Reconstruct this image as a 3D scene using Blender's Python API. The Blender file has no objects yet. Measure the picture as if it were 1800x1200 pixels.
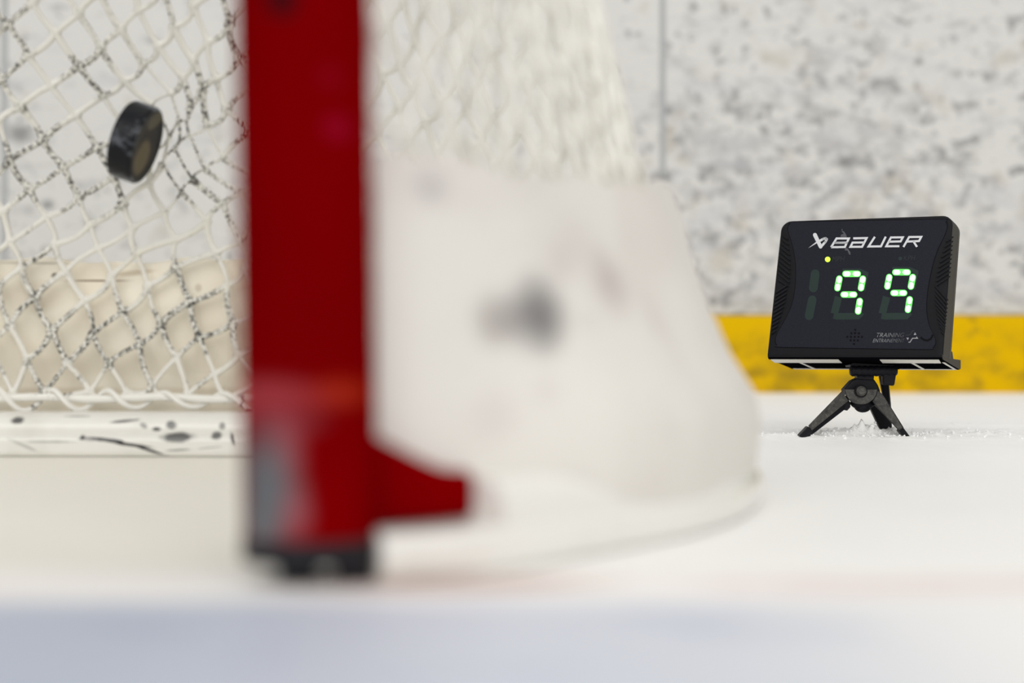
import bpy, bmesh, math, random
import numpy as np
from mathutils import Vector, Matrix, noise
random.seed(4)
S = bpy.context.scene
COL = S.collection
# ------------------------------------------------------------------ camera
FPX = 2936.0; H = 0.103; YH = 616.0
PIT = math.atan((YH-600)/FPX)
cam = bpy.data.cameras.new('camera'); co = bpy.data.objects.new('camera', cam); COL.objects.link(co)
co.location = (0, 0, H); co.rotation_euler = (math.pi/2+PIT, 0, 0)
cam.sensor_width = 36; cam.lens = FPX/1800*36; cam.clip_start = 0.05
cam.dof.use_dof = True; cam.dof.focus_distance = 2.02; cam.dof.aperture_fstop = 2.7; cam.dof.aperture_blades = 9
S.camera = co
# ------------------------------------------------------------------ light
S.view_settings.view_transform = 'Standard'; S.view_settings.look = 'None'
S.view_settings.exposure = 0.0; S.view_settings.gamma = 1.0; S.view_settings.use_curve_mapping = False
W = bpy.data.worlds.new('arena_air'); S.world = W; W.use_nodes = True
W.node_tree.nodes['Background'].inputs[0].default_value = (0.88, 0.875, 0.87, 1)
W.node_tree.nodes['Background'].inputs[1].default_value = 0.50
def lamp(x, y, z, sx, sy, p, col=(1, .985, .95), tgt=None):
    l = bpy.data.lights.new('arena_or_fill_lamp', 'AREA'); l.shape = 'RECTANGLE'; l.size = sx; l.size_y = sy
    l.energy = p; l.color = col
    o = bpy.data.objects.new('arena_or_fill_lamp', l); o.location = (x, y, z); COL.objects.link(o)
    if tgt: o.rotation_euler = (Vector(tgt)-Vector((x, y, z))).to_track_quat('-Z', 'Y').to_euler()
lamp(-4.0, 0.2, 7.0, 5, 3.0, 90, tgt=(0, 2, 0))
lamp(4.4, -0.4, 7.0, 5, 3.0, 105, tgt=(0, 2, 0))
lamp(0.4, 1.6, 7.5, 5, 3.0, 60, tgt=(0, 2, 0))
lamp(0, -8.5, 5.6, 11.0, 7, 740, tgt=(0, 3, 0.3))  # unseen broad fill from the front, added to brighten the goal's inside

# ------------------------------------------------------------------ helpers
def ray(px, py):
    dx = (px-900)/FPX; dy = (600-py)/FPX
    y = math.cos(PIT)-math.sin(PIT)*dy; z = math.sin(PIT)+math.cos(PIT)*dy
    return Vector((dx/y, 1.0, z/y))
def at(px, py, Y):
    r = ray(px, py); return Vector((r.x*Y, Y, H+r.z*Y))
def lerp(a, b, t): return a+(b-a)*t
def interp(t, pts):
    if t <= pts[0][0]: return pts[0][1]
    for (a, va), (b, vb) in zip(pts, pts[1:]):
        if t <= b: return va+(vb-va)*(t-a)/(b-a)
    return pts[-1][1]
def sm(t): t = min(1, max(0, t)); return t*t*(3-2*t)

class Mat:
    def __init__(s, name, col=(.5, .5, .5), rough=.5, spec=.5, metal=0.0):
        s.m = bpy.data.materials.new(name); s.m.use_nodes = True; s.t = s.m.node_tree; s.n = s.t.nodes
        s.b = s.n['Principled BSDF']; s.b.inputs['Base Color'].default_value = (*col, 1)
        s.b.inputs['Roughness'].default_value = rough; s.b.inputs['Specular IOR Level'].default_value = spec
        s.b.inputs['Metallic'].default_value = metal; s.tc = None; s.cur = None; s.col = col
    def coord(s):
        if not s.tc: s.tc = s.n.new('ShaderNodeTexCoord')
        return s.tc.outputs['Object']
    def L(s, a, b): s.t.links.new(a, b)
    def noise(s, scale=5, detail=3, rough=.5, stretch=(1, 1, 1), dist=0):
        mp = s.n.new('ShaderNodeMapping'); mp.inputs['Scale'].default_value = stretch; s.L(s.coord(), mp.inputs['Vector'])
        n = s.n.new('ShaderNodeTexNoise'); n.inputs['Scale'].default_value = scale; n.inputs['Detail'].default_value = detail
        n.inputs['Roughness'].default_value = rough; n.inputs['Distortion'].default_value = dist
        s.L(mp.outputs[0], n.inputs['Vector']); return n.outputs['Fac']
    def math(s, op, a, b=None, clamp=False):
        n = s.n.new('ShaderNodeMath'); n.operation = op; n.use_clamp = clamp
        for k, v in enumerate((a, b)):
            if v is None: continue
            if isinstance(v, (int, float)): n.inputs[k].default_value = v
            else: s.L(v, n.inputs[k])
        return n.outputs[0]
    def ramp(s, v, lo, hi, a=0.0, b=1.0):
        n = s.n.new('ShaderNodeMapRange'); n.interpolation_type = 'SMOOTHSTEP'
        for k, x in zip(('From Min', 'From Max', 'To Min', 'To Max'), (lo, hi, a, b)): n.inputs[k].default_value = x
        s.L(v, n.inputs['Value']); return n.outputs['Result']
    def axis(s, k):
        n = s.n.new('ShaderNodeSeparateXYZ'); s.L(s.coord(), n.inputs[0]); return n.outputs[k]
    def ell(s, c, r, th=0.0, soft=.5, jag=.5, nz=None, axis='Y'):
        mp = s.n.new('ShaderNodeMapping'); mp.vector_type = 'TEXTURE'
        mp.inputs['Location'].default_value = c
        mp.inputs['Rotation'].default_value = (0, th, 0) if axis == 'Y' else (0, 0, th)
        mp.inputs['Scale'].default_value = r; s.L(s.coord(), mp.inputs['Vector'])
        v = s.n.new('ShaderNodeVectorMath'); v.operation = 'LENGTH'; s.L(mp.outputs[0], v.inputs[0])
        d = v.outputs['Value']
        if nz is not None: d = s.math('ADD', d, s.math('MULTIPLY', s.math('SUBTRACT', nz, .5), jag*4))
        return s.ramp(d, 1.0, 1.0-soft, 0, 1)
    def mix(s, fac, col, amt=1.0):
        n = s.n.new('ShaderNodeMix'); n.data_type = 'RGBA'
        if amt != 1.0: fac = s.math('MULTIPLY', fac, amt)
        s.L(fac, n.inputs['Factor'])
        if s.cur is None: n.inputs['A'].default_value = (*s.col, 1)
        else: s.L(s.cur, n.inputs['A'])
        n.inputs['B'].default_value = (*col, 1); s.cur = n.outputs['Result']
        s.L(s.cur, s.b.inputs['Base Color']); return s
    def bump(s, h, strength=.3, dist=.002):
        n = s.n.new('ShaderNodeBump'); n.inputs['Strength'].default_value = strength; n.inputs['Distance'].default_value = dist
        s.L(h, n.inputs['Height']); s.L(n.outputs[0], s.b.inputs['Normal']); return s
    def emit(s, col, st):
        s.b.inputs['Emission Color'].default_value = (*col, 1); s.b.inputs['Emission Strength'].default_value = st; return s

class MB:
    def __init__(s): s.v = []; s.f = []; s.mi = []
    def add(s, vs, fs, mi=0):
        o = len(s.v); s.v += [tuple(v) for v in vs]; s.f += [tuple(i+o for i in f) for f in fs]; s.mi += [mi]*len(fs)
    def tube(s, pts, r, n=6, caps=True, mi=0):
        k = len(pts); vs = []; up = None
        for i, p in enumerate(pts):
            p = Vector(p); t = (Vector(pts[min(i+1, k-1)])-Vector(pts[max(i-1, 0)])).normalized()
            if up is None:
                up = Vector((0, 0, 1)) if abs(t.z) < .9 else Vector((1, 0, 0))
            a = t.cross(up)
            if a.length < 1e-6: a = t.orthogonal()
            a.normalize(); b = a.cross(t); up = b
            rr = r[i] if isinstance(r, (list, tuple)) else r
            for j in range(n):
                q = 2*math.pi*j/n; vs.append(p+a*math.cos(q)*rr+b*math.sin(q)*rr)
        fs = [(i*n+j, i*n+(j+1) % n, (i+1)*n+(j+1) % n, (i+1)*n+j) for i in range(k-1) for j in range(n)]
        if caps: fs += [tuple(range(n))[::-1], tuple((k-1)*n+j for j in range(n))]
        s.add(vs, fs, mi)
    def rings(s, rings, close=True, caps=True, mi=0):
        n = len(rings[0]); vs = [v for r in rings for v in r]; fs = []
        for i in range(len(rings)-1):
            for j in range(n if close else n-1):
                fs.append((i*n+j, i*n+(j+1) % n, (i+1)*n+(j+1) % n, (i+1)*n+j))
        if caps: fs += [tuple(range(n))[::-1], tuple((len(rings)-1)*n+j for j in range(n))]
        s.add(vs, fs, mi)
    def ball(s, c, r, nu=8, nv=5, mi=0, M=None):
        vs = []; c = Vector(c); r = r if isinstance(r, (tuple, list)) else (r, r, r)
        for i in range(nv+1):
            a = math.pi*i/nv
            for j in range(nu):
                b = 2*math.pi*j/nu
                q = Vector((r[0]*math.sin(a)*math.cos(b), r[1]*math.sin(a)*math.sin(b), r[2]*math.cos(a)))
                if M: q = M @ q
                vs.append(c+q)
        fs = [(i*nu+j, (i+1)*nu+j, (i+1)*nu+(j+1) % nu, i*nu+(j+1) % nu) for i in range(nv) for j in range(nu)]
        s.add(vs, fs, mi)
    def box(s, lo, hi, M=None, mi=0):
        vs = [Vector((x, y, z)) for x in (lo[0], hi[0]) for y in (lo[1], hi[1]) for z in (lo[2], hi[2])]
        if M: vs = [M @ v for v in vs]
        s.add(vs, [(0, 1, 3, 2), (4, 6, 7, 5), (0, 4, 5, 1), (2, 3, 7, 6), (0, 2, 6, 4), (1, 5, 7, 3)], mi)
    def build(s, name, mats, parent=None, smooth=True, bevel=0, segs=2, weld=False, angle=35, flat_world=True):
        me = bpy.data.meshes.new(name); me.from_pydata(s.v, [], s.f)
        if not isinstance(mats, (list, tuple)): mats = [mats]
        for m in mats: me.materials.append(m.m if isinstance(m, Mat) else m)
        for p, i in zip(me.polygons, s.mi): p.material_index = i
        bm = bmesh.new(); bm.from_mesh(me)
        if weld: bmesh.ops.remove_doubles(bm, verts=bm.verts, dist=1e-6)
        bmesh.ops.recalc_face_normals(bm, faces=bm.faces); bm.to_mesh(me); bm.free()
        if smooth:
            for p in me.polygons: p.use_smooth = True
            if angle: me.set_sharp_from_angle(angle=math.radians(angle))
        o = bpy.data.objects.new(name, me); COL.objects.link(o)
        if parent: o.parent = parent; o.matrix_parent_inverse = PINV[parent.name]
        if bevel:
            b = o.modifiers.new('bevel', 'BEVEL'); b.width = bevel; b.segments = segs; b.limit_method = 'ANGLE'; b.angle_limit = math.radians(40)
        return o
PINV = {}
def thing(name, label, cat, loc):
    o = bpy.data.objects.new(name, None); o.location = loc; COL.objects.link(o); o.empty_display_size = .02
    o['label'] = label; o['category'] = cat; PINV[o.name] = Matrix.Translation(-Vector(loc)); return o
def sub(o):  # allow o to parent sub-parts
    PINV[o.name] = Matrix.Identity(4); return o
def subpart(mb, name, mats, parent, **k):
    o = mb.build(name, mats, None, **k); o.parent = parent; return o

# ------------------------------------------------------------------ net surface
CP = [(-.092, .765), (-.045, .79), (.01, .86), (.075, .96), (.118, 1.08), (.135, 1.2), (.125, 1.34), (.07, 1.47), (-.05, 1.585), (-.22, 1.64), (-.5, 1.655), (-1.007, 1.655)]
CP = CP+[(-2.014-x, y) for x, y in reversed(CP[:-1])]
def catmull(P, n=12):
    P = [Vector((*p, 0)) for p in P]; out = []
    Q = [P[0]*2-P[1]]+P+[P[-1]*2-P[-2]]
    for i in range(1, len(Q)-2):
        for k in range(n):
            t = k/n
            out.append(.5*((2*Q[i])+(Q[i+1]-Q[i-1])*t+(2*Q[i-1]-5*Q[i]+4*Q[i+1]-Q[i+2])*t*t+(3*Q[i]-Q[i-1]-3*Q[i+1]+Q[i+2])*t**3))
    out.append(P[-1]); return out
CV = catmull(CP); CS = [0]
for a, b in zip(CV, CV[1:]): CS.append(CS[-1]+(b-a).length)
LEN = CS[-1]; CSn = np.array(CS); CX = np.array([p.x for p in CV]); CY = np.array([p.y for p in CV])
def curve(s):
    s = min(max(s, 0), LEN)
    return Vector((float(np.interp(s, CSn, CX)), float(np.interp(s, CSn, CY)), 0))
def inward(s):
    t = (curve(s+.02)-curve(s-.02)).normalized(); return Vector((-t.y, t.x, 0))
PUCK = at(238, 250, 1.60)
def surf(s, z, off=0.0):
    p = curve(s); n = inward(s)
    o = interp(z, [(0, 0), (.07, -.004), (.127, .010), (.234, .047), (.386, .082), (.6, .14), (1.2, .40)])
    w = sm(min(s, LEN-s)/.28)
    q = p+n*(o*w-off); q.z = z
    d2 = ((q.x-PUCK.x)**2+(z-PUCK.z)**2)
    if q.y > 1.3: q.y += .060*math.exp(-d2/(2*.16**2))
    return q
S_BACK0 = CS[min(range(len(CV)), key=lambda i: abs(CX[i]-.02) + (0 if CY[i] > 1.4 else 9))]
def hit_back(px, py):
    Y = 1.66
    for _ in range(12):
        p = at(px, py, Y); lo, hi = S_BACK0, LEN/2+.6
        for _ in range(30):
            m = (lo+hi)/2
            if surf(m, p.z).x > p.x: lo = m
            else: hi = m
        Y = surf(lo, p.z).y
    return lo, p.z
def hit_side(px, py, off=0.012):
    best = None
    for k in range(0, 120):
        s = .75*k/120; Y = surf(s, .1).y; 
        z = at(px, py, Y).z; q = surf(s, z, off); z = at(px, py, q.y).z
        e = abs(900+q.x/q.y*FPX-px)
        if best is None or e < best[0]: best = (e, s, z, q)
    return best[3]

# ------------------------------------------------------------------ setting
ice = Mat('ice', (.93, .925, .905), .5, .25)
nz = ice.noise(3.0, 5, .6); fine = ice.noise(60, 5, .65); mid = ice.noise(14, 4, .6, (1, .5, 1))
ice.mix(ice.ramp(nz, .40, .68), (.88, .88, .87), .35)
ice.mix(ice.ramp(mid, .5, .75), (.82, .825, .82), .22)
# painted crease in front of the goal line, snowed over on the right
yx = ice.axis('Y'); xx = ice.axis('X')
crease = ice.math('MULTIPLY', ice.ramp(ice.math('ADD', yx, ice.math('MULTIPLY', mid, .02)), .722, .668), ice.ramp(xx, .23, .02))
ice.mix(crease, (.58, .62, .72), .85)
ice.mix(ice.math('MULTIPLY', crease, ice.ramp(ice.noise(9, 3), .5, .7)), (.40, .46, .62), .45)
ice.mix(ice.math('MULTIPLY', crease, ice.ramp(xx, .02, -.16)), (.30, .36, .48), .50)
line = ice.math('MULTIPLY', ice.ramp(yx, .70, .722), ice.ramp(yx, .775, .755))
ice.mix(ice.math('MULTIPLY', line, ice.ramp(ice.noise(6, 3), .35, .65)), (.70, .40, .38), .42)
ice.mix(ice.ell((-.025, .735, 0), (.095, .036, .2), .12, .8, .10, nz, 'Z'), (.40, .22, .17), .62)
# warmer, slightly darker ice tone inside the goal
ins = ice.math('MULTIPLY', ice.ramp(xx, .06, -.12), ice.math('MULTIPLY', ice.ramp(yx, .75, .82), ice.ramp(yx, 1.72, 1.62)))
ice.mix(ins, (.84, .81, .70), .6)
ice.bump(ice.math('ADD', ice.math('MULTIPLY', fine, .6), mid), .35, .003)
def snowh(x, y):
    d = math.hypot(x-.45, (y-2.02))
    z = .0012*(noise.fractal(Vector((x*40, y*40, 1)), .6, 2, 5))*sm((y-.9)/.5)
    def ridge(x0, y0, x1, y1, w, h):
        ax, ay = x1-x0, y1-y0; t = min(1, max(0, ((x-x0)*ax+(y-y0)*ay)/(ax*ax+ay*ay)))
        dd = math.hypot(x-x0-ax*t, y-y0-ay*t)
        e = math.exp(-(dd/w)**2)
        return h*e*(.55+.9*abs(noise.fractal(Vector((x*95, y*60, 3)), .7, 2, 5)))
    z += ridge(.385, 2.035, .475, 2.05, .014, .0085)+ridge(.42, 2.04, .44, 2.04, .010, .0060)
    z += ridge(.51, 2.01, .60, 2.04, .016, .0045)+ridge(.31, 2.03, .36, 2.01, .010, .0030)
    z += ridge(.30, 2.16, .62, 2.12, .03, .0035)+ridge(.56, 2.3, .8, 2.28, .03, .004)
    return z
def lines(lo, hi, a, b, fine, coarse):
    out = [lo]; 
    while out[-1] < hi:
        x = out[-1]; step = fine if a <= x < b else min(coarse, max(fine, .25*min(abs(x-a), abs(x-b))+fine))
        out.append(min(hi, x+step))
    return out
xs = lines(-6, 6, .27, .64, .0022, .6); ys = lines(-3, 4.3, 1.92, 2.20, .0026, .6)
mb = MB(); vs = []
for y in ys:
    for x in xs:
        vs.append((x, y, snowh(x, y) if (-.2 < x < 1.2 and 1.2 < y < 3.2) else 0.0))
nx = len(xs)
mb.add(vs, [(j*nx+i, j*nx+i+1, (j+1)*nx+i+1, (j+1)*nx+i) for j in range(len(ys)-1) for i in range(nx-1)])
floor = mb.build('floor', ice, angle=None); floor['kind'] = 'structure'

WY = 4.10
wall = Mat('board_plastic', (.63, .625, .605), .6, .2)
dens = wall.ramp(wall.noise(1.3, 2), .36, .62, -.015, .03)
hz = wall.axis('Z'); hx = wall.axis('X')
dens = wall.math('ADD', dens, wall.ramp(hx, -.6, 1.0, -.055, .03))
dens = wall.math('ADD', dens, wall.ramp(hz, 1.0, .3, -.02, .03))
for sc, st, lo, hi, colr, amt in ((13, (1, 1, 1.7), .525, .70, (.38, .375, .37), .60), (24, (1, 1, 1.3), .575, .70, (.24, .235, .24), .70),
                                  (9, (1, 1, 1.0), .58, .74, (.46, .41, .34), .5), (42, (1, 1, 1.3), .60, .74, (.25, .25, .25), .5),
                                  (6, (1, 1, 4.0), .52, .72, (.52, .52, .54), .5)):
    n_ = wall.math('ADD', wall.noise(sc, 3, .55, st, .4), dens)
    wall.mix(wall.ramp(n_, lo, hi), colr, amt)
for (px, py, r) in ((1615, 108, .016), (1335, 205, .013), (1175, 195, .014), (1165, 312, .028), (1485, 285, .022), (1565, 305, .016), (1715, 245, .014), (160, 395, .02), (85, 360, .02), (35, 235, .04), (1795, 296, .014)):
    p = at(px, py, WY); wall.mix(wall.ell((p.x, p.y, p.z), (r*1.2, 1, r), 0, .9, .12, wall.noise(30, 2)), (.16, .16, .16), .75)
wall.bump(wall.noise(20, 4, .6, (1, 1, 2)), .25, .002)
mb = MB(); mb.box((-6, WY, .19), (6, WY+.04, 1.15)); wo = mb.build('wall_back', wall, bevel=.003); wo['kind'] = 'structure'
yel = Mat('yellow_kickplate', (.70, .43, .0008), .6, .04)
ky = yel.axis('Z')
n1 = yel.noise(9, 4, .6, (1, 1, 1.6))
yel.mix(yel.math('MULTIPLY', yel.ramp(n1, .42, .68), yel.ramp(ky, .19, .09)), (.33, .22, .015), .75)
yel.mix(yel.ramp(yel.noise(22, 4, .6), .56, .75), (.28, .19, .02), .6)
yel.mix(yel.ramp(yel.noise(4, 3), .5, .75), (.70, .42, .006), .6)
for (px, py, r) in ((1712, 562, .012), (1400, 655, .05), (1330, 655, .04), (1640, 650, .05), (1480, 668, .05)):
    p = at(px, py, WY-.02); yel.mix(yel.ell((p.x, p.y, p.z), (r*1.3, 1, r*.6), 0, .9, .2, yel.noise(16, 3)), (.22, .15, .02), .6)
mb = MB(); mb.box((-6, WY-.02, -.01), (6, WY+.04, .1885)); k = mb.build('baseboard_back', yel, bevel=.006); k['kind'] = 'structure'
seam = Mat('board_joint', (.40, .41, .42), .6, .1)
for (px, ztop, zb) in ((1165, 1.149, .53), (8, 1.149, .30)):
    x = at(px, 200, WY).x; mb = MB(); mb.box((x-.0065, WY-.003, zb), (x+.0065, WY+.01, ztop)); t = mb.build('trim_1' if px > 900 else 'trim_2', seam, bevel=.001); t['kind'] = 'structure'

# ------------------------------------------------------------------ goal
goal = thing('hockey_goal', 'red-posted ice hockey goal with white netting and skirt, filling the left and centre', 'hockey goal', (-.095, .75, 0))
red = Mat('red_post_paint', (.19, .0001, .0010), .75, .0)
nr = red.noise(25, 4, .6)
red.mix(red.ramp(red.noise(9, 3, .5, (1, 1, .4)), .5, .75), (.13, .0003, .001), .6)
for (px, py, rx, rz, c, a) in ((592, 222, .009, .009, (.30, .005, .03), .5), (580, 135, .008, .007, (.26, .004, .02), .3), (498, -2, .012, .012, (.03, .004, .006), .95), (440, 700, .05, .012, (.55, .10, .12), .35),
                               (480, 745, .03, .009, (.25, .05, .06), .6), (500, 800, .012, .022, (.45, .10, .12), .4), (468, 865, .021, .036, (.13, .15, .16), .95), (520, 905, .011, .018, (.35, .12, .14), .5), (455, 930, .015, .015, (.14, .16, .17), .8), (600, 690, .02, .01, (.42, .03, .01), .5)):
    p = at(px, py, .722); red.mix(red.ell((p.x, p.y, p.z), (rx, .05, rz), 0, .8, .18, nr), c, a)
red.bump(nr, .15, .001)
white = Mat('white_base_plastic', (.81, .80, .76), .16, .5)
ns = white.noise(70, 4, .65); nb = white.noise(18, 3)
white.mix(white.ramp(nb, .5, .75), (.68, .67, .61), .6)
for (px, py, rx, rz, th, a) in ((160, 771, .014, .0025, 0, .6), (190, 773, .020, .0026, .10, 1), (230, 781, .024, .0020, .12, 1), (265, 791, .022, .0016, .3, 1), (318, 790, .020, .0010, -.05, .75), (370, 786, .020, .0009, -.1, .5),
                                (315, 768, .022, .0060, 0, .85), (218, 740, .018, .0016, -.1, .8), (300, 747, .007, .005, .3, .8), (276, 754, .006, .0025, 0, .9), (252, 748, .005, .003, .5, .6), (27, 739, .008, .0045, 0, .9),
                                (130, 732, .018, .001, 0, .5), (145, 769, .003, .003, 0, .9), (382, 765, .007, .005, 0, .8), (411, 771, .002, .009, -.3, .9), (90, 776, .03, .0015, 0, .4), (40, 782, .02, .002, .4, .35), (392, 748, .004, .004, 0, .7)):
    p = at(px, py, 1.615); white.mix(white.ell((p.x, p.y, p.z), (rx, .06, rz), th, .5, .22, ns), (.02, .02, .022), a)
for (px, py, rx, a) in ((1272, 800, .022, .45), (1130, 900, .03, .3)):
    p = at(px, py, 1.1); white.mix(white.ell((p.x, p.y, p.z), (rx, .08, rx), 0, .8, .2, nb), (.25, .22, .2), a)
black = Mat('black_rubber', (.008, .008, .012), .5, .3)
# post: leans very slightly
mb = MB(); R = .030; pc = at(541, 600, .75)
def pc_at(z): return Vector((pc.x-.0145*(z-.1), .75, z))
mb.tube([pc_at(z) for z in (.016, .05, .3, .6, .9, 1.19)], R, 40)
post = mb.build('post', red, goal, bevel=.0015)
mb = MB(); mb.tube([Vector((-2.014-pc_at(z).x, .75, z)) for z in (.016, .3, .6, .9, 1.19)], R, 32); mb.build('post', red, goal)
mb = MB(); a = pc_at(1.19); b = Vector((-2.014-a.x, .75, 1.19)); mb.tube([a, a+Vector((-.01, 0, .02)), a+Vector((-.04, 0, .033))]+[Vector((lerp(a.x-.06, b.x+.06, k/6), .75, 1.224)) for k in range(7)]+[b+Vector((.04, 0, .033)), b+Vector((.01, 0, .02)), b], R, 24); mb.build('crossbar', red, goal)
for sx in (0, 1):
    mb = MB(); c0 = pc_at(.01); cx = c0.x if sx == 0 else -2.014-c0.x
    mb.tube([(cx, .75, .0095), (cx, .75, .011), (cx, .75, .020)], [R*1.0, R*1.03, R*1.03], 32)
    fc = mb.build('foot_collar', black, goal)
    for dx in ((-.005, .020) if sx == 0 else (0,)):
        mb = MB(); mb.tube([(cx+dx-.002, .745, -.015), (cx+dx, .745, .001), (cx+dx, .745, .012)], [.007, .009, .010], 16); subpart(mb, 'anchor_peg', black, fc)
# red sleeves where the base frame leaves the post
mb = MB()
def sweep(mb, s0, s1, prof, n=24, off=0, mi=0):
    rs = []
    for k in range(n+1):
        s = lerp(s0, s1, k/n); p = curve(s); nn = inward(s)
        pr = prof(k/n) if callable(prof) else prof
        rs.append([p-nn*(x+off)+Vector((0, 0, z)) for x, z in pr])
    mb.rings(rs, mi=mi)
def rr(w, z0, z1, r, n=5):
    out = []
    for cx, cz, a0 in ((w-r, z1-r, 0), (-w+r, z1-r, 90), (-w+r, z0+r, 180), (w-r, z0+r, 270)):
        for k in range(n+1):
            a = math.radians(a0+90*k/n); out.append((cx+r*math.cos(a), cz+r*math.sin(a)))
    return out
for side in (0, 1):
    mb = MB(); f = lambda t: rr(.017, .023, lerp(.072, .046, sm(t*1.05)), .006)
    if side == 0: sweep(mb, .0, .074, f, 10)
    else: sweep(mb, LEN, LEN-.074, f, 10)
    mb.build('base_sleeve', red, goal)
mb = MB(); sweep(mb, .075, LEN-.075, rr(.036, .004, .043, .017, 8), 150); sweep(mb, .02, LEN-.02, rr(.040, 0, .0215, .006), 150)
mb.build('base_rail', white, goal)
# net lacing rod and rope above the rail
lace = Mat('lacing_cord', (.90, .89, .84), .45, .4); nl = lace.noise(120, 3)
lace.mix(lace.math('MULTIPLY', lace.ramp(nl, .52, .6), lace.ramp(lace.noise(22, 2), .54, .62)), (.03, .03, .03), .9)
mb = MB(); ZR = .0555
mb.tube([surf(lerp(.06, LEN-.06, k/220), ZR)+Vector((0, 0, .0012*math.sin(k*.9))) for k in range(221)], .0042, 8); mb.build('lacing_rod', lace, goal)
mb = MB(); pts = []; n = 3200
rnd = [random.uniform(.7, 1.5) for _ in range(400)]
for k in range(n+1):
    s = lerp(.06, LEN-.06, k/n); ph = s/.062*2*math.pi + 1.6*math.sin(s*9.0); a = rnd[int(ph/6.28) % 400]
    q = surf(s, ZR); nn = inward(s)
    pts.append(q+nn*(.0070*math.cos(ph)+.002)+Vector((0, 0, .0080*a*math.sin(ph)-.002)))
mb.tube(pts, .0028, 6); mb.build('lacing_rope', lace, goal)
# skirt
s_out = Mat('skirt_outer_canvas', (.75, .725, .68), .7, .2); no = s_out.noise(10, 4, .6)
s_out.mix(s_out.ramp(s_out.noise(9, 4), .48, .68), (.67, .625, .59), .6); s_out.mix(s_out.ramp(s_out.noise(17, 3, .5, (1, 1, .6)), .58, .72), (.55, .50, .48), .35)
for (px, py, r, a, c) in ((930, 555, .022, .9, (.22, .21, .21)), (880, 565, .016, .55, (.3, .27, .26)), (1015, 570, .010, .45, (.35, .31, .31)), (1060, 500, .024, .55, (.45, .38, .37)), (970, 470, .016, .25, (.5, .42, .42)), (1000, 440, .025, .25, (.55, .47, .46)), (950, 690, .012, .25, (.5, .45, .45)),
                          (1130, 755, .016, .50, (.38, .39, .36)), (1150, 775, .010, .35, (.4, .4, .38)), (1272, 800, .0125, .85, (.16, .15, .12)), (985, 850, .02, .30, (.45, .40, .40)), (870, 730, .016, .2, (.55, .48, .48)), (1130, 845, .015, .35, (.5, .45, .44)), (760, 330, .012, .45, (.4, .37, .38)), (1145, 610, .01, .3, (.5, .44, .42)), (690, 225, .01, .4, (.3, .2, .18))):
    p = hit_side(px, py); s_out.mix(s_out.ell((p.x, p.y, p.z), (r*1.35, r*2, r*1.25), 0, .85, .22, no), c, min(1, a*1.2))
s_in = Mat('skirt_inner_canvas', (.95, .90, .79), .75, .2); ni = s_in.noise(12, 4, .6)
s_in.mix(s_in.ramp(ni, .42, .7), (.90, .81, .66), .5)
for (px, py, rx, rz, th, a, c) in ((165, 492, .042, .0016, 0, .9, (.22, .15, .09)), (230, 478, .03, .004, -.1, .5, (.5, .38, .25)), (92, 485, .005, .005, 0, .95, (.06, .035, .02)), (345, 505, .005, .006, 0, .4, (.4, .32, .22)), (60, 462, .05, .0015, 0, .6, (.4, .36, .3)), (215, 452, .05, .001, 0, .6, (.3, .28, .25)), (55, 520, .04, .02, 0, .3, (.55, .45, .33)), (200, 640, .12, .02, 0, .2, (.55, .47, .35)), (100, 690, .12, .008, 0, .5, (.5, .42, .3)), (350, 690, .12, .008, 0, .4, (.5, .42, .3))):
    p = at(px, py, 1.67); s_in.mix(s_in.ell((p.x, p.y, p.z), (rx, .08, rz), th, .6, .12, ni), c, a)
for mm in (s_out, s_in): mm.bump(mm.noise(16, 3), .4, .004)
mb = MB(); NS, NZ = 320, 16; gi = []; go = []
s0, s1 = .03, LEN-.03
def zt(s):
    u = min(s, LEN-s); return .1935+.026*math.exp(-((u-.52)/.22)**2)+.0022*math.sin(s*37)+.0015*math.sin(s*91+1)
for k in range(NS+1):
    s = lerp(s0, s1, k/NS)
    for j in range(NZ+1):
        t = j/NZ; z = lerp(.012, zt(s), t)
        w = .0025*math.sin(s*31+z*22)*t+.004*noise.noise(Vector((s*9, z*14, 2)))*math.sin(math.pi*min(1, t*1.1))
        u = min(s, LEN-s)
        o = .012+.006*t+w + (.0015 if .86 < t < .93 else 0)+sm((u-.075)/.10)*interp(z, [(.012, .021), (.05, .021), (.075, .017), (.10, .008), (.14, 0)])
        o *= sm((u-.01)/.12)*.9+.1
        go.append(surf(s, z, o+.0012)); gi.append(surf(s, z, o-.0012))
m1 = NZ+1; fo = [(k*m1+j, (k+1)*m1+j, (k+1)*m1+j+1, k*m1+j+1) for k in range(NS) for j in range(NZ)]
N0 = len(go)
mb.add(go+gi, fo, 0); mb.f += [tuple(i+N0 for i in f[::-1]) for f in fo]; mb.mi += [1]*len(fo)
rim = [k*m1+NZ for k in range(NS+1)]; bot = [k*m1 for k in range(NS+1)]
for L_ in (rim, bot):
    for a_, b_ in zip(L_, L_[1:]): mb.f.append((a_, b_, b_+N0, a_+N0)); mb.mi.append(0)
for e in (0, NS*m1):
    for j in range(NZ): mb.f.append((e+j, e+j+1, e+j+1+N0, e+j+N0)); mb.mi.append(0)
mb.build('skirt', [s_out, s_in], goal, angle=60)
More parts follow.
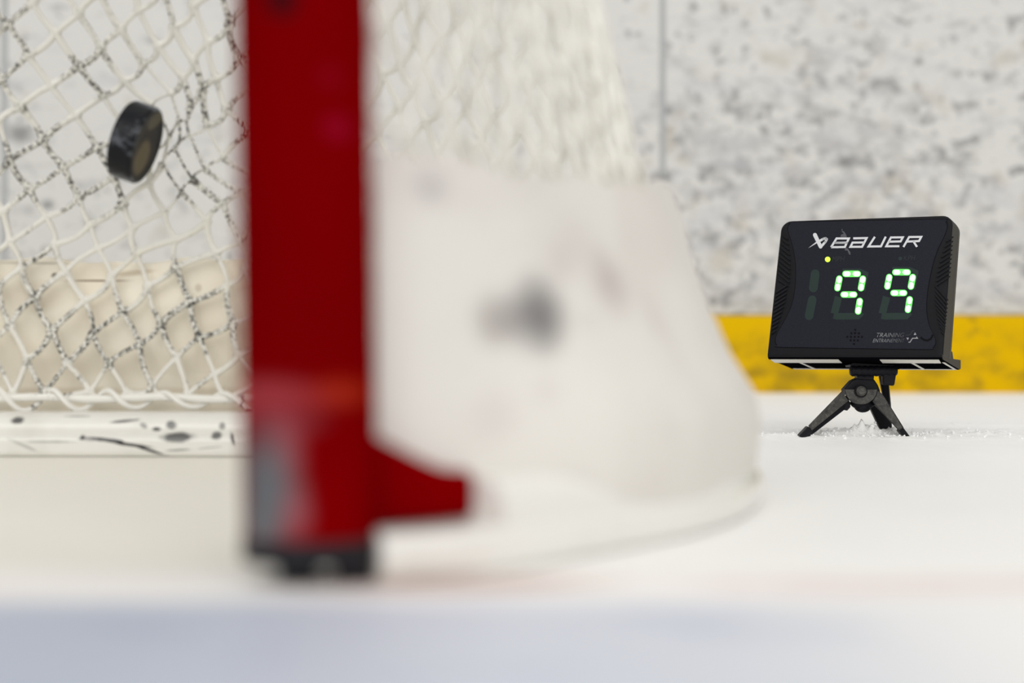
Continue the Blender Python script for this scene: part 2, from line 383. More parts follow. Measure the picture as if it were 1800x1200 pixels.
# netting: knots read off the photograph, laid on the hanging net and continued as a regular mesh
K = {(0, 0): (49, 97), (0, 1): (98, 58), (0, 2): (138, 25), (-1, 0): (13, 42), (-1, 1): (58, 4), (1, 0): (90, 150), (1, 1): (139, 116), (1, 2): (177, 86), (1, 3): (213, 52), (1, 4): (243, 18), (2, 0): (133, 202), (2, 1): (182, 168), (2, 2): (218, 141), (2, 3): (251, 111), (2, 4): (278, 80), (2, 5): (305, 46), (2, 6): (340, 9),
     (3, 0): (170, 258), (3, 1): (222, 222), (3, 2): (268, 184), (3, 3): (300, 164), (3, 4): (321, 136), (3, 5): (341, 108), (3, 6): (366, 74), (3, 7): (403, 41), (4, 7): (418, 100), (4, 6): (381, 138), (4, 5): (356, 160), (5, 6): (398, 192), (4, 4): (332, 194), (4, 3): (314, 212), (4, 2): (298, 240), (4, 1): (255, 265), (4, 0): (200, 310),
     (5, 0): (216, 358), (6, 0): (233, 401), (7, 0): (240, 445), (8, 0): (261, 502), (5, 1): (262, 321), (5, 2): (286, 288), (5, 3): (307, 261), (5, 4): (333, 237), (5, 5): (364, 221), (6, 2): (319, 338), (6, 3): (339, 316), (6, 4): (359, 297), (6, 5): (392, 278), (6, 1): (291, 372), (7, 1): (310, 420), (7, 2): (364, 390), (7, 3): (392, 358), (7, 4): (422, 338),
     (8, 1): (310, 470), (8, 2): (380, 445), (8, 3): (422, 425), (1, -1): (37, 188), (0, -1): (2, 140), (2, -1): (75, 246), (3, -1): (112, 292), (4, -1): (140, 345), (5, -1): (158, 394), (6, -1): (173, 436), (7, -1): (197, 483), (8, -1): (216, 548), (9, 0): (284, 569), (9, 1): (335, 531), (9, 2): (400, 500), (10, 1): (351, 592), (10, 2): (410, 566), (10, 0): (311, 628),
     (11, 1): (378, 657), (11, 2): (419, 625), (9, -1): (246, 605), (10, -1): (268, 678), (11, 0): (330, 694), (2, -2): (17, 280), (3, -2): (52, 331), (4, -2): (82, 381), (5, -2): (96, 429), (6, -2): (116, 477), (7, -2): (149, 528), (8, -2): (163, 586), (9, -2): (191, 638), (10, -2): (223, 690), (3, -3): (5, 370), (4, -3): (18, 424), (5, -3): (38, 470), (6, -3): (62, 522),
     (7, -3): (91, 580), (8, -3): (118, 638), (9, -3): (158, 688), (5, -4): (-3, 505), (6, -4): (18, 573), (7, -4): (48, 631), (8, -4): (77, 689), (7, -5): (22, 692)}
keys = list(K); sz = np.array([hit_back(*K[k]) for k in keys]); ij = np.array(keys, float)
A_ = np.c_[np.ones(len(ij)), ij]; AF, *_ = np.linalg.lstsq(A_, sz, rcond=None)
RES = sz-A_ @ AF; known = {k: tuple(v) for k, v in zip(keys, sz)}
Bm = AF[1:].T; Binv = np.linalg.inv(Bm)
ZLO, ZHI = .0565, 1.19
cor = np.array([Binv @ (np.array(c)-AF[0]) for c in ((0, ZLO), (LEN, ZLO), (0, ZHI), (LEN, ZHI))])
i0, j0 = np.floor(cor.min(0)).astype(int)-2; i1, j1 = np.ceil(cor.max(0)).astype(int)+2
nodes = {}
for i in range(i0, i1+1):
    for j in range(j0, j1+1):
        if (i, j) in known: nodes[(i, j)] = known[(i, j)]; continue
        p = AF[0]+Bm @ np.array((i, j), float)
        if not (-.12 < p[0] < LEN+.12 and -.06 < p[1] < ZHI+.1): continue
        d = np.hypot(ij[:, 0]-i, ij[:, 1]-j); dm = d.min()
        if dm < 9:
            w = 1/d**3; p = p+(RES*w[:, None]).sum(0)/w.sum()*math.exp(-(dm/3.2)**2)
        p = p+np.array((random.gauss(0, .0025), random.gauss(0, .0025)))
        nodes[(i, j)] = tuple(p)
def inside(p): return 0.012 < p[0] < LEN-.012 and ZLO < p[1] < ZHI
def clampp(p): return (min(max(p[0], .012), LEN-.012), min(max(p[1], ZLO-.001), ZHI))
netm = Mat('net_twine', (.84, .825, .765), .55, .35)
g1 = netm.noise(330, 3, .62); g2 = netm.noise(16, 3, .6); g3 = netm.noise(34, 2)
netm.mix(netm.ramp(g3, .5, .7), (.80, .78, .69), .5)
spk = netm.math('MULTIPLY', netm.ramp(g1, .485, .54), netm.ramp(g2, .455, .56))
spk = netm.math('MULTIPLY', spk, netm.ramp(netm.axis('X'), -.14, -.24)); g2 = netm.math('MULTIPLY', g2, netm.ramp(netm.axis('X'), -.14, -.24))
netm.mix(spk, (.025, .025, .022), .92)
netm.mix(netm.math('MULTIPLY', netm.ramp(g2, .60, .66), netm.ramp(netm.noise(60, 2), .50, .60)), (.07, .07, .06), .7)
netm.bump(netm.noise(420, 2), .5, .0012)
mb = MB()
def strand(A, B):
    a, b = nodes[A], nodes[B]
    if not (inside(a) or inside(b)): return
    ia = inside(a) and inside(b); a = clampp(a); b = clampp(b)
    near = a[0] < LEN/2+.2
    n = 6 if near else 3; ws = random.uniform(-.0038, .0038); wd = random.uniform(-.002, .002); pts = []; rs = []
    rb = random.uniform(.0024, .0033)
    pm = ((a[0]+b[0])/2, (a[1]+b[1])/2)
    dz = abs(surf(pm[0], pm[1]).x-PUCK.x)+abs(pm[1]-PUCK.z)
    if surf(pm[0], pm[1]).x > PUCK.x+.01 and dz < .085: rb = .0014
    for k in range(n+1):
        t = k/n; q = math.sin(math.pi*t)
        s = lerp(a[0], b[0], t)+ws*q; z = lerp(a[1], b[1], t)-.0016*q+ws*.5*q
        pts.append(surf(s, z, wd*q)); rs.append(rb*(1+.38*(2*t-1)**4))
    mb.tube(pts, rs, 6 if near else 4, caps=False)
for (i, j) in list(nodes):
    if (i+1, j) in nodes: strand((i, j), (i+1, j))
    if (i, j+1) in nodes: strand((i, j), (i, j+1))
for (i, j), p in nodes.items():
    if inside(p):
        q = surf(*p); nn = inward(p[0]); t = Vector((nn.y, -nn.x, 0)); M = Matrix((t, nn, Vector((0, 0, 1)))).transposed()
        rk = random.uniform(.9, 1.2)
        if abs(q.x-PUCK.x-.03)+abs(q.z-PUCK.z) < .08 and q.y > 1.3: rk = .55
        mb.ball(q, (.0056*rk, .0036*rk, .0042*rk), 6, 4, M=M)
mb.build('netting', netm, goal, angle=None)
frame_w = Mat('white_top_frame', (.8, .8, .78), .35, .5)
mb = MB(); mb.tube([surf(lerp(.01, LEN-.01, k/60), 1.2) for k in range(61)], .015, 12); mb.build('top_frame', frame_w, goal)
# ------------------------------------------------------------------ puck
pk = Mat('puck_rubber', (.004, .005, .008), .4, .22)
v = (PUCK-co.location).normalized(); rgt = v.cross(Vector((0, 0, 1))).normalized(); upv = rgt.cross(v)
nrm = (.905*rgt-v*.33-.28*upv).normalized()
Rm = Matrix((nrm.orthogonal().normalized(), Vector(), nrm)).transposed()
xa = (upv-nrm*upv.dot(nrm)).normalized(); ya = nrm.cross(xa); Rm = Matrix((xa, ya, nrm)).transposed()
np_ = pk.noise(90, 4, .6); nq = pk.noise(30, 3, .6)
pk.mix(pk.math('MULTIPLY', pk.ramp(pk.noise(45, 4, .65, (1, 1, .6)), .48, .62), pk.ramp(nq, .35, .5)), (.13, .14, .16), .85)
pk.bump(pk.noise(160, 3), .5, .001)
pf = Mat('puck_face', (.006, .006, .009), .5, .2); nf = pf.noise(40, 3)
pf.mix(pf.ell((-.011, .006, .0127), (.020, .022, .02), .25, .35, .10, nf, 'Z'), (.12, .095, .05), .9)
pf.mix(pf.ell((.026, -.004, .0127), (.010, .022, .02), .3, .4, .10, nf, 'Z'), (.11, .095, .06), .8)
pf.mix(pf.ramp(pf.noise(120, 4), .55, .7), (.02, .02, .02), .5)
mb = MB(); R0 = .0381; T = .0127
rows = [(R0*.55, T-.0006, 1), (R0*.80, T-.0004, 1), (R0*.84, T, 1), (R0-.003, T, 1), (R0-.0010, T-.0010, 0), (R0, T-.003, 0)]
prof = [(r, z) for r, z, _ in rows]+[(r, -z) for r, z, _ in reversed(rows)]
n = 72; rs = [[Vector((r*math.cos(2*math.pi*k/n), r*math.sin(2*math.pi*k/n), z)) for k in range(n)] for r, z in prof]
mb.rings(rs)
for q, f in enumerate(mb.f):
    zz = [mb.v[i][2] for i in f]; mb.mi[q] = 1 if min(zz) > T-.0008 or max(zz) < -T+.0008 else 0
puck = mb.build('hockey_puck', [pk, pf], angle=25)
puck.matrix_world = Matrix.Translation(PUCK) @ Rm.to_4x4()
puck['label'] = 'black rubber puck in mid-air just inside the goal, about to hit the netting'; puck['category'] = 'puck'

# ------------------------------------------------------------------ speed radar
TH = math.radians(26); Wv = Vector((math.cos(TH), -math.sin(TH), 0)); Uv = Vector((math.sin(TH), math.cos(TH), 0)); Vv = Vector((0, 0, 1))
O = at(1348, 626, 2.05); WD = .2132
sl = math.atan2(.062, .17); Fr = Uv*math.sin(sl)+Vv*math.cos(sl); Nf = -Uv*math.cos(sl)+Vv*math.sin(sl); RL = .181
def F(w, r, d=0): return O+Wv*w+Fr*r+Nf*d
def fc(px, py, d=0):
    r = ray(px, py); c = co.location; P0 = O+Nf*d
    t = (P0-c).dot(Nf)/r.dot(Nf); return c+r*t
def z1(x, y): return (1320+x/4.2857, 350+y/4.2857)
def zL(x, y): return (1410+x/7.826, 390+y/7.826)
def z2(x, y): return (1480+x/10, 570+y/10)
print('face corners', [( round((fc(*p)-O).dot(Wv), 4), round((fc(*p)-O).dot(Fr), 4)) for p in ((1348, 625), (1376, 385), (1677, 377), (1657, 628))])
radar = thing('speed_radar', 'black speed radar box showing 99 in green digits, mounted on a small tripod', 'speed radar', O+Wv*WD/2+Uv*.05+Vector((0, 0, -.012)))
shell = Mat('radar_shell', (.0075, .008, .010), .6, .14); shell.bump(shell.noise(700, 2), .25, .0003)
deep = Mat('radar_groove', (.002, .002, .003), .6, .1)
sideM = Mat('radar_side', (.032, .030, .024), .6, .25)
panelM = Mat('radar_panel', (.0105, .0115, .019), .5, .12)
panelM.mix(panelM.ramp(panelM.noise(1500, 2), .5, .7), (.022, .023, .034), .7)
def rrect(w0, w1, r0, r1, rb, rt, n=6):
    out = []
    for cx, cz, a0, r in ((w1-rt, r1-rt, 0, rt), (w0+rt, r1-rt, 90, rt), (w0+rb, r0+rb, 180, rb), (w1-rb, r0+rb, 270, rb)):
        for k in range(n+1):
            a = math.radians(a0+90*k/n); out.append((cx+r*math.cos(a), cz+r*math.sin(a)))
    return out
E = Uv*.057-Vv*.006
mb = MB(); rings = []
for ins, d in ((.003, 0), (.0012, .002*.3), (.0, .0022)):
    rings.append([F(w, r, 0)+E*(d/.057) for w, r in rrect(ins, WD-ins, ins*.6, RL-ins, .003, .013)])
for t, ins in ((.62, 0), (.625, .0008), (.635, .0008), (.64, 0), (.85, .001), (1.0, .009)):
    rings.append([F(w, r)+E*t for w, r in rrect(ins*.5, WD-ins*.35, ins*.2, RL-ins, .003, .014)])
mb.rings(rings)
nn_ = 28
for q, f in enumerate(mb.f[:-2]):
    c = sum((Vector(mb.v[i]) for i in f), Vector())/len(f)-O
    if c.dot(Wv) > WD-.0035 and c.dot(Uv) - c.dot(Vv)*.365 > .0025 and c.dot(Vv) < .166: mb.mi[q] = 1
housing = mb.build('housing', [shell, sideM], radar, angle=30)
# foot flange
mb = MB()
under_black = Mat('radar_underside', (.003, .003, .004), .9, .0)
prof = [(.001, .003), (.060, .006), (.066, -.003), (.111, -.0045), (.111, -.0155), (.104, -.0165), (.004, -.0035), (.001, -.001)]
mb.rings([[O+Wv*w+Uv*u+Vv*v_ for u, v_ in prof] for w in (0.0005, WD-.0005)])
for q, f in enumerate(mb.f):
    if sum((Vector(mb.v[i])-O).dot(Wv) for i in f)/len(f) > WD*.9: mb.mi[q] = 1
for q, f in enumerate(mb.f):
    if all((Vector(mb.v[i])-O).dot(Vv) < -.0008 for i in f) and min((Vector(mb.v[i])-O).dot(Uv) for i in f) < .06: mb.mi[q] = 2
mb.build('foot_flange', [shell, sideM, under_black], radar, smooth=False, bevel=.0008)
# pale strips laid across the dark underside
under = Mat('pale_underside_strip', (.72, .70, .64), .5, .3)
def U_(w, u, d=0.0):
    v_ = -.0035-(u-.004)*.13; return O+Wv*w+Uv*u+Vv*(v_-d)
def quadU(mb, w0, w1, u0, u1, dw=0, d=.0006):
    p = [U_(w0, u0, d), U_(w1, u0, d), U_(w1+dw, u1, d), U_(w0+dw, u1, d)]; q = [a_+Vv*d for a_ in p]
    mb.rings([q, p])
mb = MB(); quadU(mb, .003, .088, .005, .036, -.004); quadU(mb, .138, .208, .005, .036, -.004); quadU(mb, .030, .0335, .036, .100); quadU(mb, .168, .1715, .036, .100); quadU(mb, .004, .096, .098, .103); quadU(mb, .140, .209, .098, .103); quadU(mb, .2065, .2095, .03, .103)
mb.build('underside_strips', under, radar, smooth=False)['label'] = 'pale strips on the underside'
# front panel with groove
PO = [(335, 172), (300, 185), (283, 205), (281, 240), (300, 300), (322, 380), (336, 470), (340, 560), (335, 660), (319, 760), (288, 850), (240, 940), (198, 1015), (186, 1060), (197, 1095), (235, 1113), (780, 1122), (1320, 1130), (1368, 1117), (1390, 1080), (1380, 1030), (1345, 960), (1326, 880), (1321, 800), (1328, 700), (1345, 600), (1372, 480), (1410, 370), (1452, 285), (1476, 212), (1465, 170), (1430, 152), (900, 162)]
def smoothpoly(P, n=4):
    P = [Vector((*p, 0)) for p in P]; out = []; m = len(P)
    for i in range(m):
        a, b, c, d = P[i-1], P[i], P[(i+1) % m], P[(i+2) % m]
        if (c-b).length > 300: out.append(b); continue
        for k in range(n):
            t = k/n; out.append(.5*((2*b)+(c-a)*t+(2*a-5*b+4*c-d)*t*t+(3*b-a-3*c+d)*t**3))
    return [(p.x, p.y) for p in out]
def plate(mb, P, d0, d1, mi=0): mb.rings([[fc(*p, d0) for p in P], [fc(*p, d1) for p in P]], mi=mi)
PS = smoothpoly(PO); cx_ = sum(p[0] for p in PS)/len(PS); cy_ = sum(p[1] for p in PS)/len(PS)
mb = MB(); plate(mb, [z1(cx_+(x-cx_)*1.010, cy_+(y-cy_)*1.010) for x, y in PS], -.001, .0002); mb.build('panel_groove', deep, radar, smooth=False)
mb = MB(); plate(mb, [z1(*p) for p in PS], -.001, .0006); panel = mb.build('display_panel', panelM, radar, smooth=False)
# strokes on the face
def caps(mb, a, b, r, zf, d0=.0005, d1=.0009, n=8, r2=None):
    a = Vector((*a, 0)); b = Vector((*b, 0)); t = (b-a).normalized() if (b-a).length > 1e-6 else Vector((1, 0, 0)); m = Vector((-t.y, t.x, 0)); P = []
    r2 = r if r2 is None else r2
    for k in range(n+1):
        q = math.pi*k/n; P.append(b+(m*math.cos(q)+t*math.sin(q))*r2)
    for k in range(n+1):
        q = math.pi*k/n; P.append(a+(-m*math.cos(q)-t*math.sin(q))*r)
    plate(mb, [zf(p.x, p.y) for p in P], d0, d1)
def stroke(mb, P, w, zf, d0=.0005, d1=.0009):
    P = [Vector((*p, 0)) for p in P]; Lf, Rt = [], []
    for i, p in enumerate(P):
        t1 = (p-P[i-1]).normalized() if i else (P[1]-p).normalized()
        t2 = (P[i+1]-p).normalized() if i < len(P)-1 else t1
        n1 = Vector((-t1.y, t1.x, 0)); n2 = Vector((-t2.y, t2.x, 0)); m = (n1+n2)
        m = m.normalized()*(w/2/max(.45, m.normalized().dot(n1))); Lf.append(p+m); Rt.append(p-m)
    for i in range(len(P)-1):
        plate(mb, [zf(q.x, q.y) for q in (Lf[i], Lf[i+1], Rt[i+1], Rt[i])], d0, d1)
silver = Mat('logo_silver_print', (.62, .63, .66), .5, .3)
mb = MB()
caps(mb, (176, 178), (254, 340), 27, zL, r2=25)
for a, b in (((258, 342), (318, 275)), ((318, 275), (340, 238)), ((340, 238), (325, 224)), ((325, 224), (290, 232)), ((290, 232), (240, 262))): caps(mb, a, b, 16, zL, d1=.00095)
plate(mb, [zL(*p) for p in ((236, 252), (250, 268), (205, 290), (84, 360), (195, 272))], .0005, .00088)
for P in ([(398, 347), (474, 226), (643, 227), (615, 284), (445, 286)], [(445, 286), (613, 286), (588, 344), (400, 347)], [(703, 225), (888, 221), (825, 341), (664, 342), (694, 284), (850, 282)],
          [(1000, 204), (914, 337), (1084, 335), (1150, 202)], [(1338, 333), (1157, 334), (1222, 213), (1385, 211), (1355, 267), (1195, 271)], [(1393, 344), (1472, 207), (1638, 205), (1608, 262), (1443, 270)], [(1530, 266), (1580, 342)]):
    stroke(mb, P, 28, zL)
subpart(mb, 'logo_lettering', silver, panel, smooth=False)['label'] = 'silver wordmark and symbol'
patchM = Mat('grey_patch', (.085, .088, .10), .6, .2)  # faint grey patches above and below the lettering
mb = MB()
for P in (((545, 95), (556, 100), (552, 118), (543, 120)), ((553, 122), (575, 130), (600, 165), (615, 200), (612, 210), (530, 208), (530, 185), (545, 168), (572, 165), (565, 150), (545, 135)), ((605, 355), (625, 362), (650, 395), (664, 420), (665, 452), (645, 445), (625, 395), (590, 390), (583, 378))): plate(mb, [zL(*p) for p in P], .0004, .00065)
subpart(mb, 'faint_patch', patchM, panel, smooth=False)
greenM = Mat('led_green', (.05, .3, .05), .4, .2).emit((.12, .85, .10), 1.3)
whiteM = Mat('led_core', (.4, .6, .4), .4, .2).emit((.70, 1.0, .62), 1.35)
coolM = Mat('led_core_cool', (.4, .6, .5), .4, .2).emit((.66, 1.0, .80), 1.2)
dimM = Mat('unlit_segment', (.011, .026, .022), .45, .25)
dotM = Mat('mph_led', (.3, .5, .05), .4, .2).emit((.55, 1.0, .05), 1.3)
def segs(dx, dy):
    return [((712+dx, 562+dy), (805+dx, 562+dy)), ((666+dx, 598+dy), (652+dx, 670+dy)), ((843+dx, 598+dy), (829+dx, 670+dy)), ((698+dx, 718+dy), (778+dx, 718+dy)), ((820+dx, 766+dy), (807+dx, 845+dy))]
for (dx, dy) in ((0, 0), (376, -12)):
    mb = MB(); mc = MB()
    for a, b in segs(dx, dy):
        caps(mb, a, b, 24, z1, .0006, .00085)
        a_, b_ = Vector((*a, 0)), Vector((*b, 0)); c_ = (a_+b_)/2
        for e in (a_, b_):
            p, q = e, lerp(e, c_, .44); caps(mc, (p.x, p.y), (q.x, q.y), 18, z1, .0008, .00105)
    dg = subpart(mb, 'lit_digit', greenM, panel, smooth=False)
    subpart(mc, 'led_cells', whiteM if dx == 0 else coolM, dg if False else panel, smooth=False)
    md = MB(); ddx = 0 if dx == 0 else 362
    stroke(md, [(660+ddx, 735), (628+ddx, 862)], 56, z1, .0005, .00068); stroke(md, [(622+ddx, 876), (650+ddx, 882), (805+ddx, 880), (835+ddx, 850)], 50, z1, .0005, .0007)
    subpart(md, 'unlit_segments', dimM, panel, smooth=False); md = MB()
    stroke(md, [(690+dx, 538+dy), (820+dx, 538+dy), (870+dx, 560+dy), (848+dx, 690+dy)], 30, z1, .0005, .00064)
    subpart(md, 'unlit_segments', dimM, panel, smooth=False)
md = MB(); caps(md, (484, 562), (470, 668), 33, z1, .0005, .0007); caps(md, (462, 757), (438, 878), 32, z1, .0005, .0007); subpart(md, 'unlit_digit_one', dimM, panel, smooth=False)
mb = MB(); caps(mb, (577.9, 453), (578.1, 453), 20, z1, .0006, .0012, 12); subpart(mb, 'indicator_led', dotM, panel, smooth=False)['label'] = 'glowing yellow-green dot'
mb = MB(); caps(mb, (1124.9, 447), (1125.1, 447), 14, z1, .0006, .0009, 12); subpart(mb, 'indicator_led', dimM, panel, smooth=False)['label'] = 'unlit dot'
mb = MB()
for p in ((233, 95), (165, 155), (230, 152), (297, 157), (95, 218), (158, 218), (223, 218), (290, 218), (352, 220), (152, 280), (215, 280), (280, 282), (212, 345)):
    caps(mb, (p[0]-.1, p[1]), (p[0]+.1, p[1]), 19, z2, .0005, .00075, 8)
subpart(mb, 'speaker_holes', deep, panel, smooth=False)
def text(s, o, ax, ay, zf, name, mat, d=.0008, off=-.012):
    cu = bpy.data.curves.new('lettering', 'FONT'); cu.body = s; cu.offset = off; ob = bpy.data.objects.new('lettering', cu); COL.objects.link(ob)
    bpy.context.view_layer.update(); dg = bpy.context.evaluated_depsgraph_get(); me = bpy.data.meshes.new_from_object(ob.evaluated_get(dg))
    COL.objects.unlink(ob); bpy.data.objects.remove(ob)
    X = [v.co.x for v in me.vertices]; Y = [v.co.y for v in me.vertices]; x0, x1, y0, y1 = min(X), max(X), min(Y), max(Y)
    for v in me.vertices:
        u = (v.co.x-x0)/(x1-x0); w = (v.co.y-y0)/(y1-y0); v.co = fc(*zf(o[0]+ax[0]*u+ay[0]*w, o[1]+ax[1]*u+ay[1]*w), d)
    me.materials.clear(); me.materials.append(mat.m); me.name = name
    ob = bpy.data.objects.new(name, me); COL.objects.link(ob); ob.parent = panel; return ob
fade = Mat('fading_silver_print', (.30, .31, .32), .5, .3)
xa1 = at(1536, 600, 2.0).x; xa2 = at(1592, 600, 2.0).x
fade.mix(fade.ramp(fade.axis('X'), xa1, xa2), (.045, .047, .055))
dimt = Mat('dim_print', (.026, .030, .034), .5, .2)
text('TRAINING', (592, 224), (485, -2), (26, -74), z2, 'training_lettering', fade)
text('ENTRAINEMENT', (540, 315), (545, 0), (22, -62), z2, 'entrainement_lettering', fade, off=-.016)
text('MPH', (612, 470), (88, -3), (7, -38), z1, 'mph_lettering', dimt)
text('KPH', (1150, 462), (82, -3), (7, -36), z1, 'kph_lettering', dimt)
mb = MB(); stroke(mb, [(1118, 192), (1200, 182), (1236, 116), (1275, 110)], 13, z2); subpart(mb, 'cross_emblem', dimt, panel, smooth=False)
g2_ = Mat('emblem_silver', (.28, .285, .30), .5, .3)
mb = MB(); stroke(mb, [(1168, 312), (1196, 312), (1240, 243), (1310, 243)], 15, z2)
for P in (((1285, 138), (1308, 184), (1260, 186)), ((1312, 210), (1342, 252), (1296, 250)), ((1134, 233), (1176, 235), (1155, 278))): plate(mb, [z2(*p) for p in P], .0005, .00085)
subpart(mb, 'cross_emblem', g2_, panel, smooth=False)
mb = MB(); stroke(mb, [(1380, 225), (1440, 270), (1500, 285), (1560, 255), (1600, 180)], 36, z2, .0005, .0007); subpart(mb, 'wet_smear', deep, panel, smooth=False)
# ribbed grips
def rib(mb, a, b, w=12, d=.0016): 
    caps(mb, a, b, w/2, z1, -.0005, d, 4)
xe = lambda y: 236-(y-270)*.118
mb = MB()
for k in range(11):
    y = 268+k*32; x = xe(y); Lx = interp(k, [(0, 38), (4, 72), (10, 86)]); 
    if y+.8*Lx < 655: rib(mb, (x+2, y), (x+Lx, y+.80*Lx))
rib(mb, (xe(600)+2, 602), (275, 650)); 
for k in range(11):
    y = 700+k*31; x = xe(y); Lx = interp(k, [(0, 88), (4, 82), (10, 34)]); rib(mb, (x+2, y), (x+Lx, y-.62*Lx))
mb.build('grip', shell, radar, smooth=False)
mb = MB(); xr = lambda y: 1527-(y-250)*.082
xi = lambda y: interp(y, [(250, 1512), (330, 1475), (420, 1440), (520, 1408), (640, 1392), (760, 1392), (900, 1408), (1040, 1452)])
for k in range(10):
    y = 285+k*33; x = xr(y); x2 = xi(y+45); rib(mb, (x-3, y), (x2, y+.62*(x-x2)))
for k in range(11):
    y = 655+k*34; x = xi(y); x2 = xr(y+90); Lx = min(x2-x-4, 95); rib(mb, (x, y), (x+Lx, y+1.15*Lx))
mb.build('grip', shell, radar, smooth=False)

# ------------------------------------------------------------------ tripod
tri = thing('tabletop_tripod', 'small black folding tripod standing on the snowy ice under the radar', 'tripod', at(1515, 760, 2.05)*1.0)
tri.location.z = 0; PINV[tri.name] = Matrix.Translation(-tri.location)
bl = Mat('tripod_black_plastic', (.005, .005, .008), .5, .18)
gr = Mat('tripod_worn_plastic', (.05, .048, .045), .5, .35); gn = gr.noise(300, 3, .6)
gr.mix(gr.ramp(gn, .45, .7), (.11, .105, .09), .7); gr.mix(gr.ramp(gr.noise(90, 3), .5, .65), (.015, .015, .017), .7); gr.bump(gn, .4, .0006)
def z3(x, y): return (1390+x/7.06, 610+y/7.06)
def slab(mb, P, Y, th, mi=0, mside=None):
    """P = zoomed outline points, Y = depth (number or per point), th = thickness backwards"""
    Ys = Y if isinstance(Y, (list, tuple)) else [Y]*len(P)
    a = [at(*z3(*p), y) for p, y in zip(P, Ys)]; b = [v_+Vector((0, th, 0)) for v_ in a]
    o = len(mb.f); mb.rings([a, b], mi=mi)
    if mside is not None:
        for q in range(o, len(mb.f)-2): mb.mi[q] = mside
YH_ = 2.035
mb = MB(); slab(mb, [(770, 150), (1150, 150), (1290, 215), (1290, 250), (745, 250), (735, 215)], 2.032, .03); 
for i, v_ in enumerate(mb.v):
    v_ = Vector(v_); zu = O.z-.0035-((v_-O).dot(Uv)-.004)*.13-.0014
    if v_.z > zu: mb.v[i] = (v_.x, v_.y, zu)
mb.build('mount_head', bl, tri, smooth=False)
mb = MB(); pts = []; rs = []
for k in range(25):
    t = k/24; pts.append(at(*z3(lerp(735, 1318, t), 293), 2.034)); ring = (k % 3 == 0)
    rs.append(.0058 if ring else .0068)
rs[0] = rs[-1] = .005; mb.tube(pts, rs, 20); mb.build('hinge_barrel', bl, tri, angle=60)
mb = MB(); slab(mb, [(1140, 270), (1300, 270), (1312, 330), (1290, 470), (1270, 480), (1150, 465)], 2.030, .014); mb.build('locking_lever', bl, tri, smooth=False, bevel=.0015)
mb = MB(); slab(mb, [(820, 330), (1040, 335), (1030, 410), (830, 400)], 2.036, .018); mb.build('neck', bl, tri, smooth=False, bevel=.001)
hub = MB(); slab(hub, [(830, 385), (1035, 395), (1085, 470), (1120, 560), (1060, 560), (1000, 640), (760, 640), (655, 535), (760, 420)], 2.037, .022); ho = hub.build('leg_hub', bl, tri, smooth=False, bevel=.002)
hc = at(*z3(875, 528), 2.030)
mb = MB(); n = 24; P = [(875-198*math.cos(math.pi*k/n), 525+185*math.sin(math.pi*k/n)) for k in range(n+1)]; slab(mb, P, 2.0295, .008); subpart(mb, 'hub_disc', gr, ho, smooth=False, bevel=.0006)
mb = MB(); b0 = at(*z3(875, 545), 2.0255); mb.tube([b0+Vector((0, .006, 0)), b0+Vector((0, .001, 0)), b0], [.0078, .0078, .0066], 24); mb.tube([b0+Vector((0, .001, 0)), b0+Vector((0, -.001, 0)), b0+Vector((0, -.0025, 0))], [.0062, .0060, .0040], 24, mi=1); subpart(mb, 'hub_pin', [bl, gr], ho)
mb = MB(); b1 = at(*z3(893, 735), 2.045); mb.ball(b1, (.0105, .009, .0075), 20, 12); mb.ball(at(*z3(893, 690), 2.045), (.0155, .010, .0085), 20, 12); subpart(mb, 'centre_knob', bl, ho, angle=None)
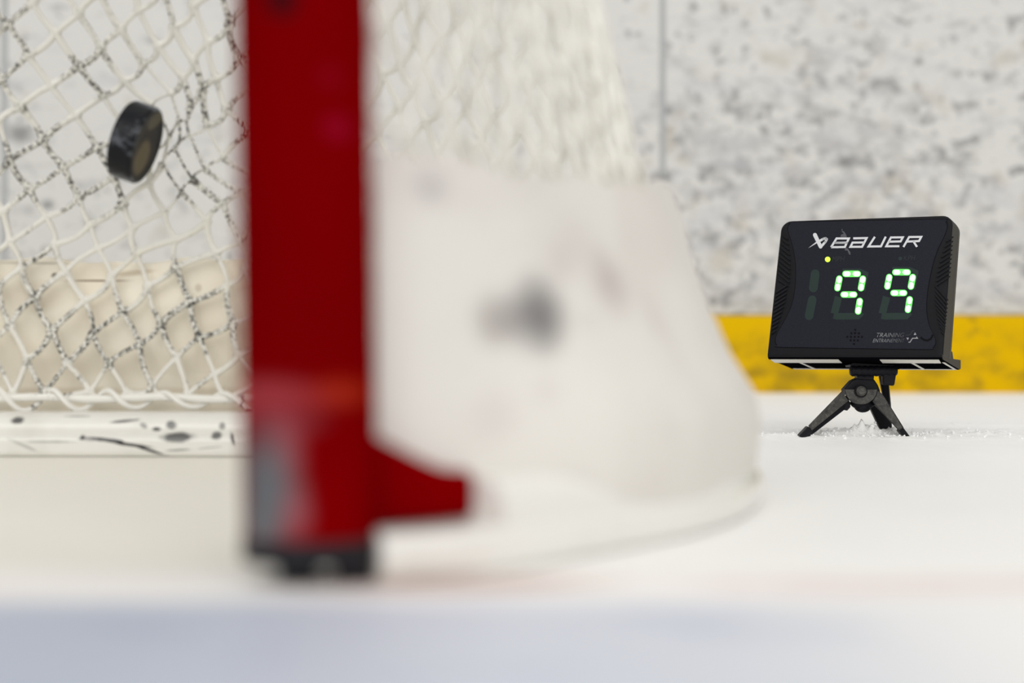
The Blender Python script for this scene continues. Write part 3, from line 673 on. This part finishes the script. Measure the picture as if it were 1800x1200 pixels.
# left leg, right leg, rear leg
mb = MB(); slab(mb, [(655, 530), (690, 545), (672, 600), (720, 665), (262, 1035), (222, 975)], [2.031, 2.031, 2.031, 2.031, 2.003, 2.003], .004, 0, 1)
slab(mb, [(690, 600), (742, 690), (742, 745), (700, 790), (670, 775), (255, 1095), (240, 1010)], [2.036, 2.036, 2.036, 2.034, 2.034, 2.008, 2.008], .014, 1)
l1 = mb.build('leg', [gr, bl], tri, smooth=False, bevel=.0007)
mb = MB(); slab(mb, [(218, 982), (272, 1042), (232, 1125), (140, 1130), (108, 1095)], [2.001, 2.001, 1.996, 1.994, 1.994], .017); subpart(mb, 'foot', bl, l1, smooth=False, bevel=.0008)
mb = MB(); slab(mb, [(1078, 535), (1150, 600), (1395, 1005), (1345, 1035), (1010, 672), (1062, 600)], [2.031, 2.031, 2.008, 2.008, 2.031, 2.031], .005, 0, 1)
slab(mb, [(1085, 530), (1165, 615), (1405, 1000), (1380, 1040), (1020, 690)], [2.037, 2.037, 2.013, 2.013, 2.037], .010, 1)
l2 = mb.build('leg', [gr, bl], tri, smooth=False, bevel=.0007)
mb = MB(); slab(mb, [(1400, 1000), (1342, 1035), (1385, 1090), (1440, 1120), (1490, 1118)], [2.006, 2.006, 2.0, 1.998, 1.998], .015); subpart(mb, 'foot', bl, l2, smooth=False, bevel=.0008)
mb = MB(); slab(mb, [(900, 560), (1060, 540), (1250, 960), (1262, 1085), (1130, 1085), (1118, 1030)], [2.055, 2.055, 2.09, 2.10, 2.10, 2.095], .010, 0)
slab(mb, [(1095, 340), (1215, 400), (1245, 700), (1262, 1080), (1225, 1080), (1140, 580)], [2.058, 2.058, 2.078, 2.098, 2.098, 2.07], .006, 0)
mb.build('leg', [bl], tri, smooth=False, bevel=.0007)
# loose snow crumbs round the feet
snow = Mat('snow_crumbs', (.88, .89, .89), .6, .3)
mb = MB()
for _ in range(330):
    x = random.gauss(.455, .07); y = random.gauss(2.035, .03)
    if random.random() < .15: x = random.uniform(.28, .66); y = random.uniform(1.93, 2.2)
    r = random.uniform(.0006, .0022)*(1 if random.random() < .9 else 1.5)
    M = Matrix.Rotation(random.uniform(0, 3), 3, Vector((random.random(), random.random(), random.random()+.1)).normalized())
    mb.ball((x, y, snowh(x, y)+r*.3), (r*random.uniform(.8, 1.5), r, r*random.uniform(.6, 1.1)), 5, 4, M=M)
sc = mb.build('loose_snow', snow, smooth=False); sc['kind'] = 'stuff'; sc['label'] = 'loose white snow crumbs scattered on the ice around the tripod feet'; sc['category'] = 'snow'
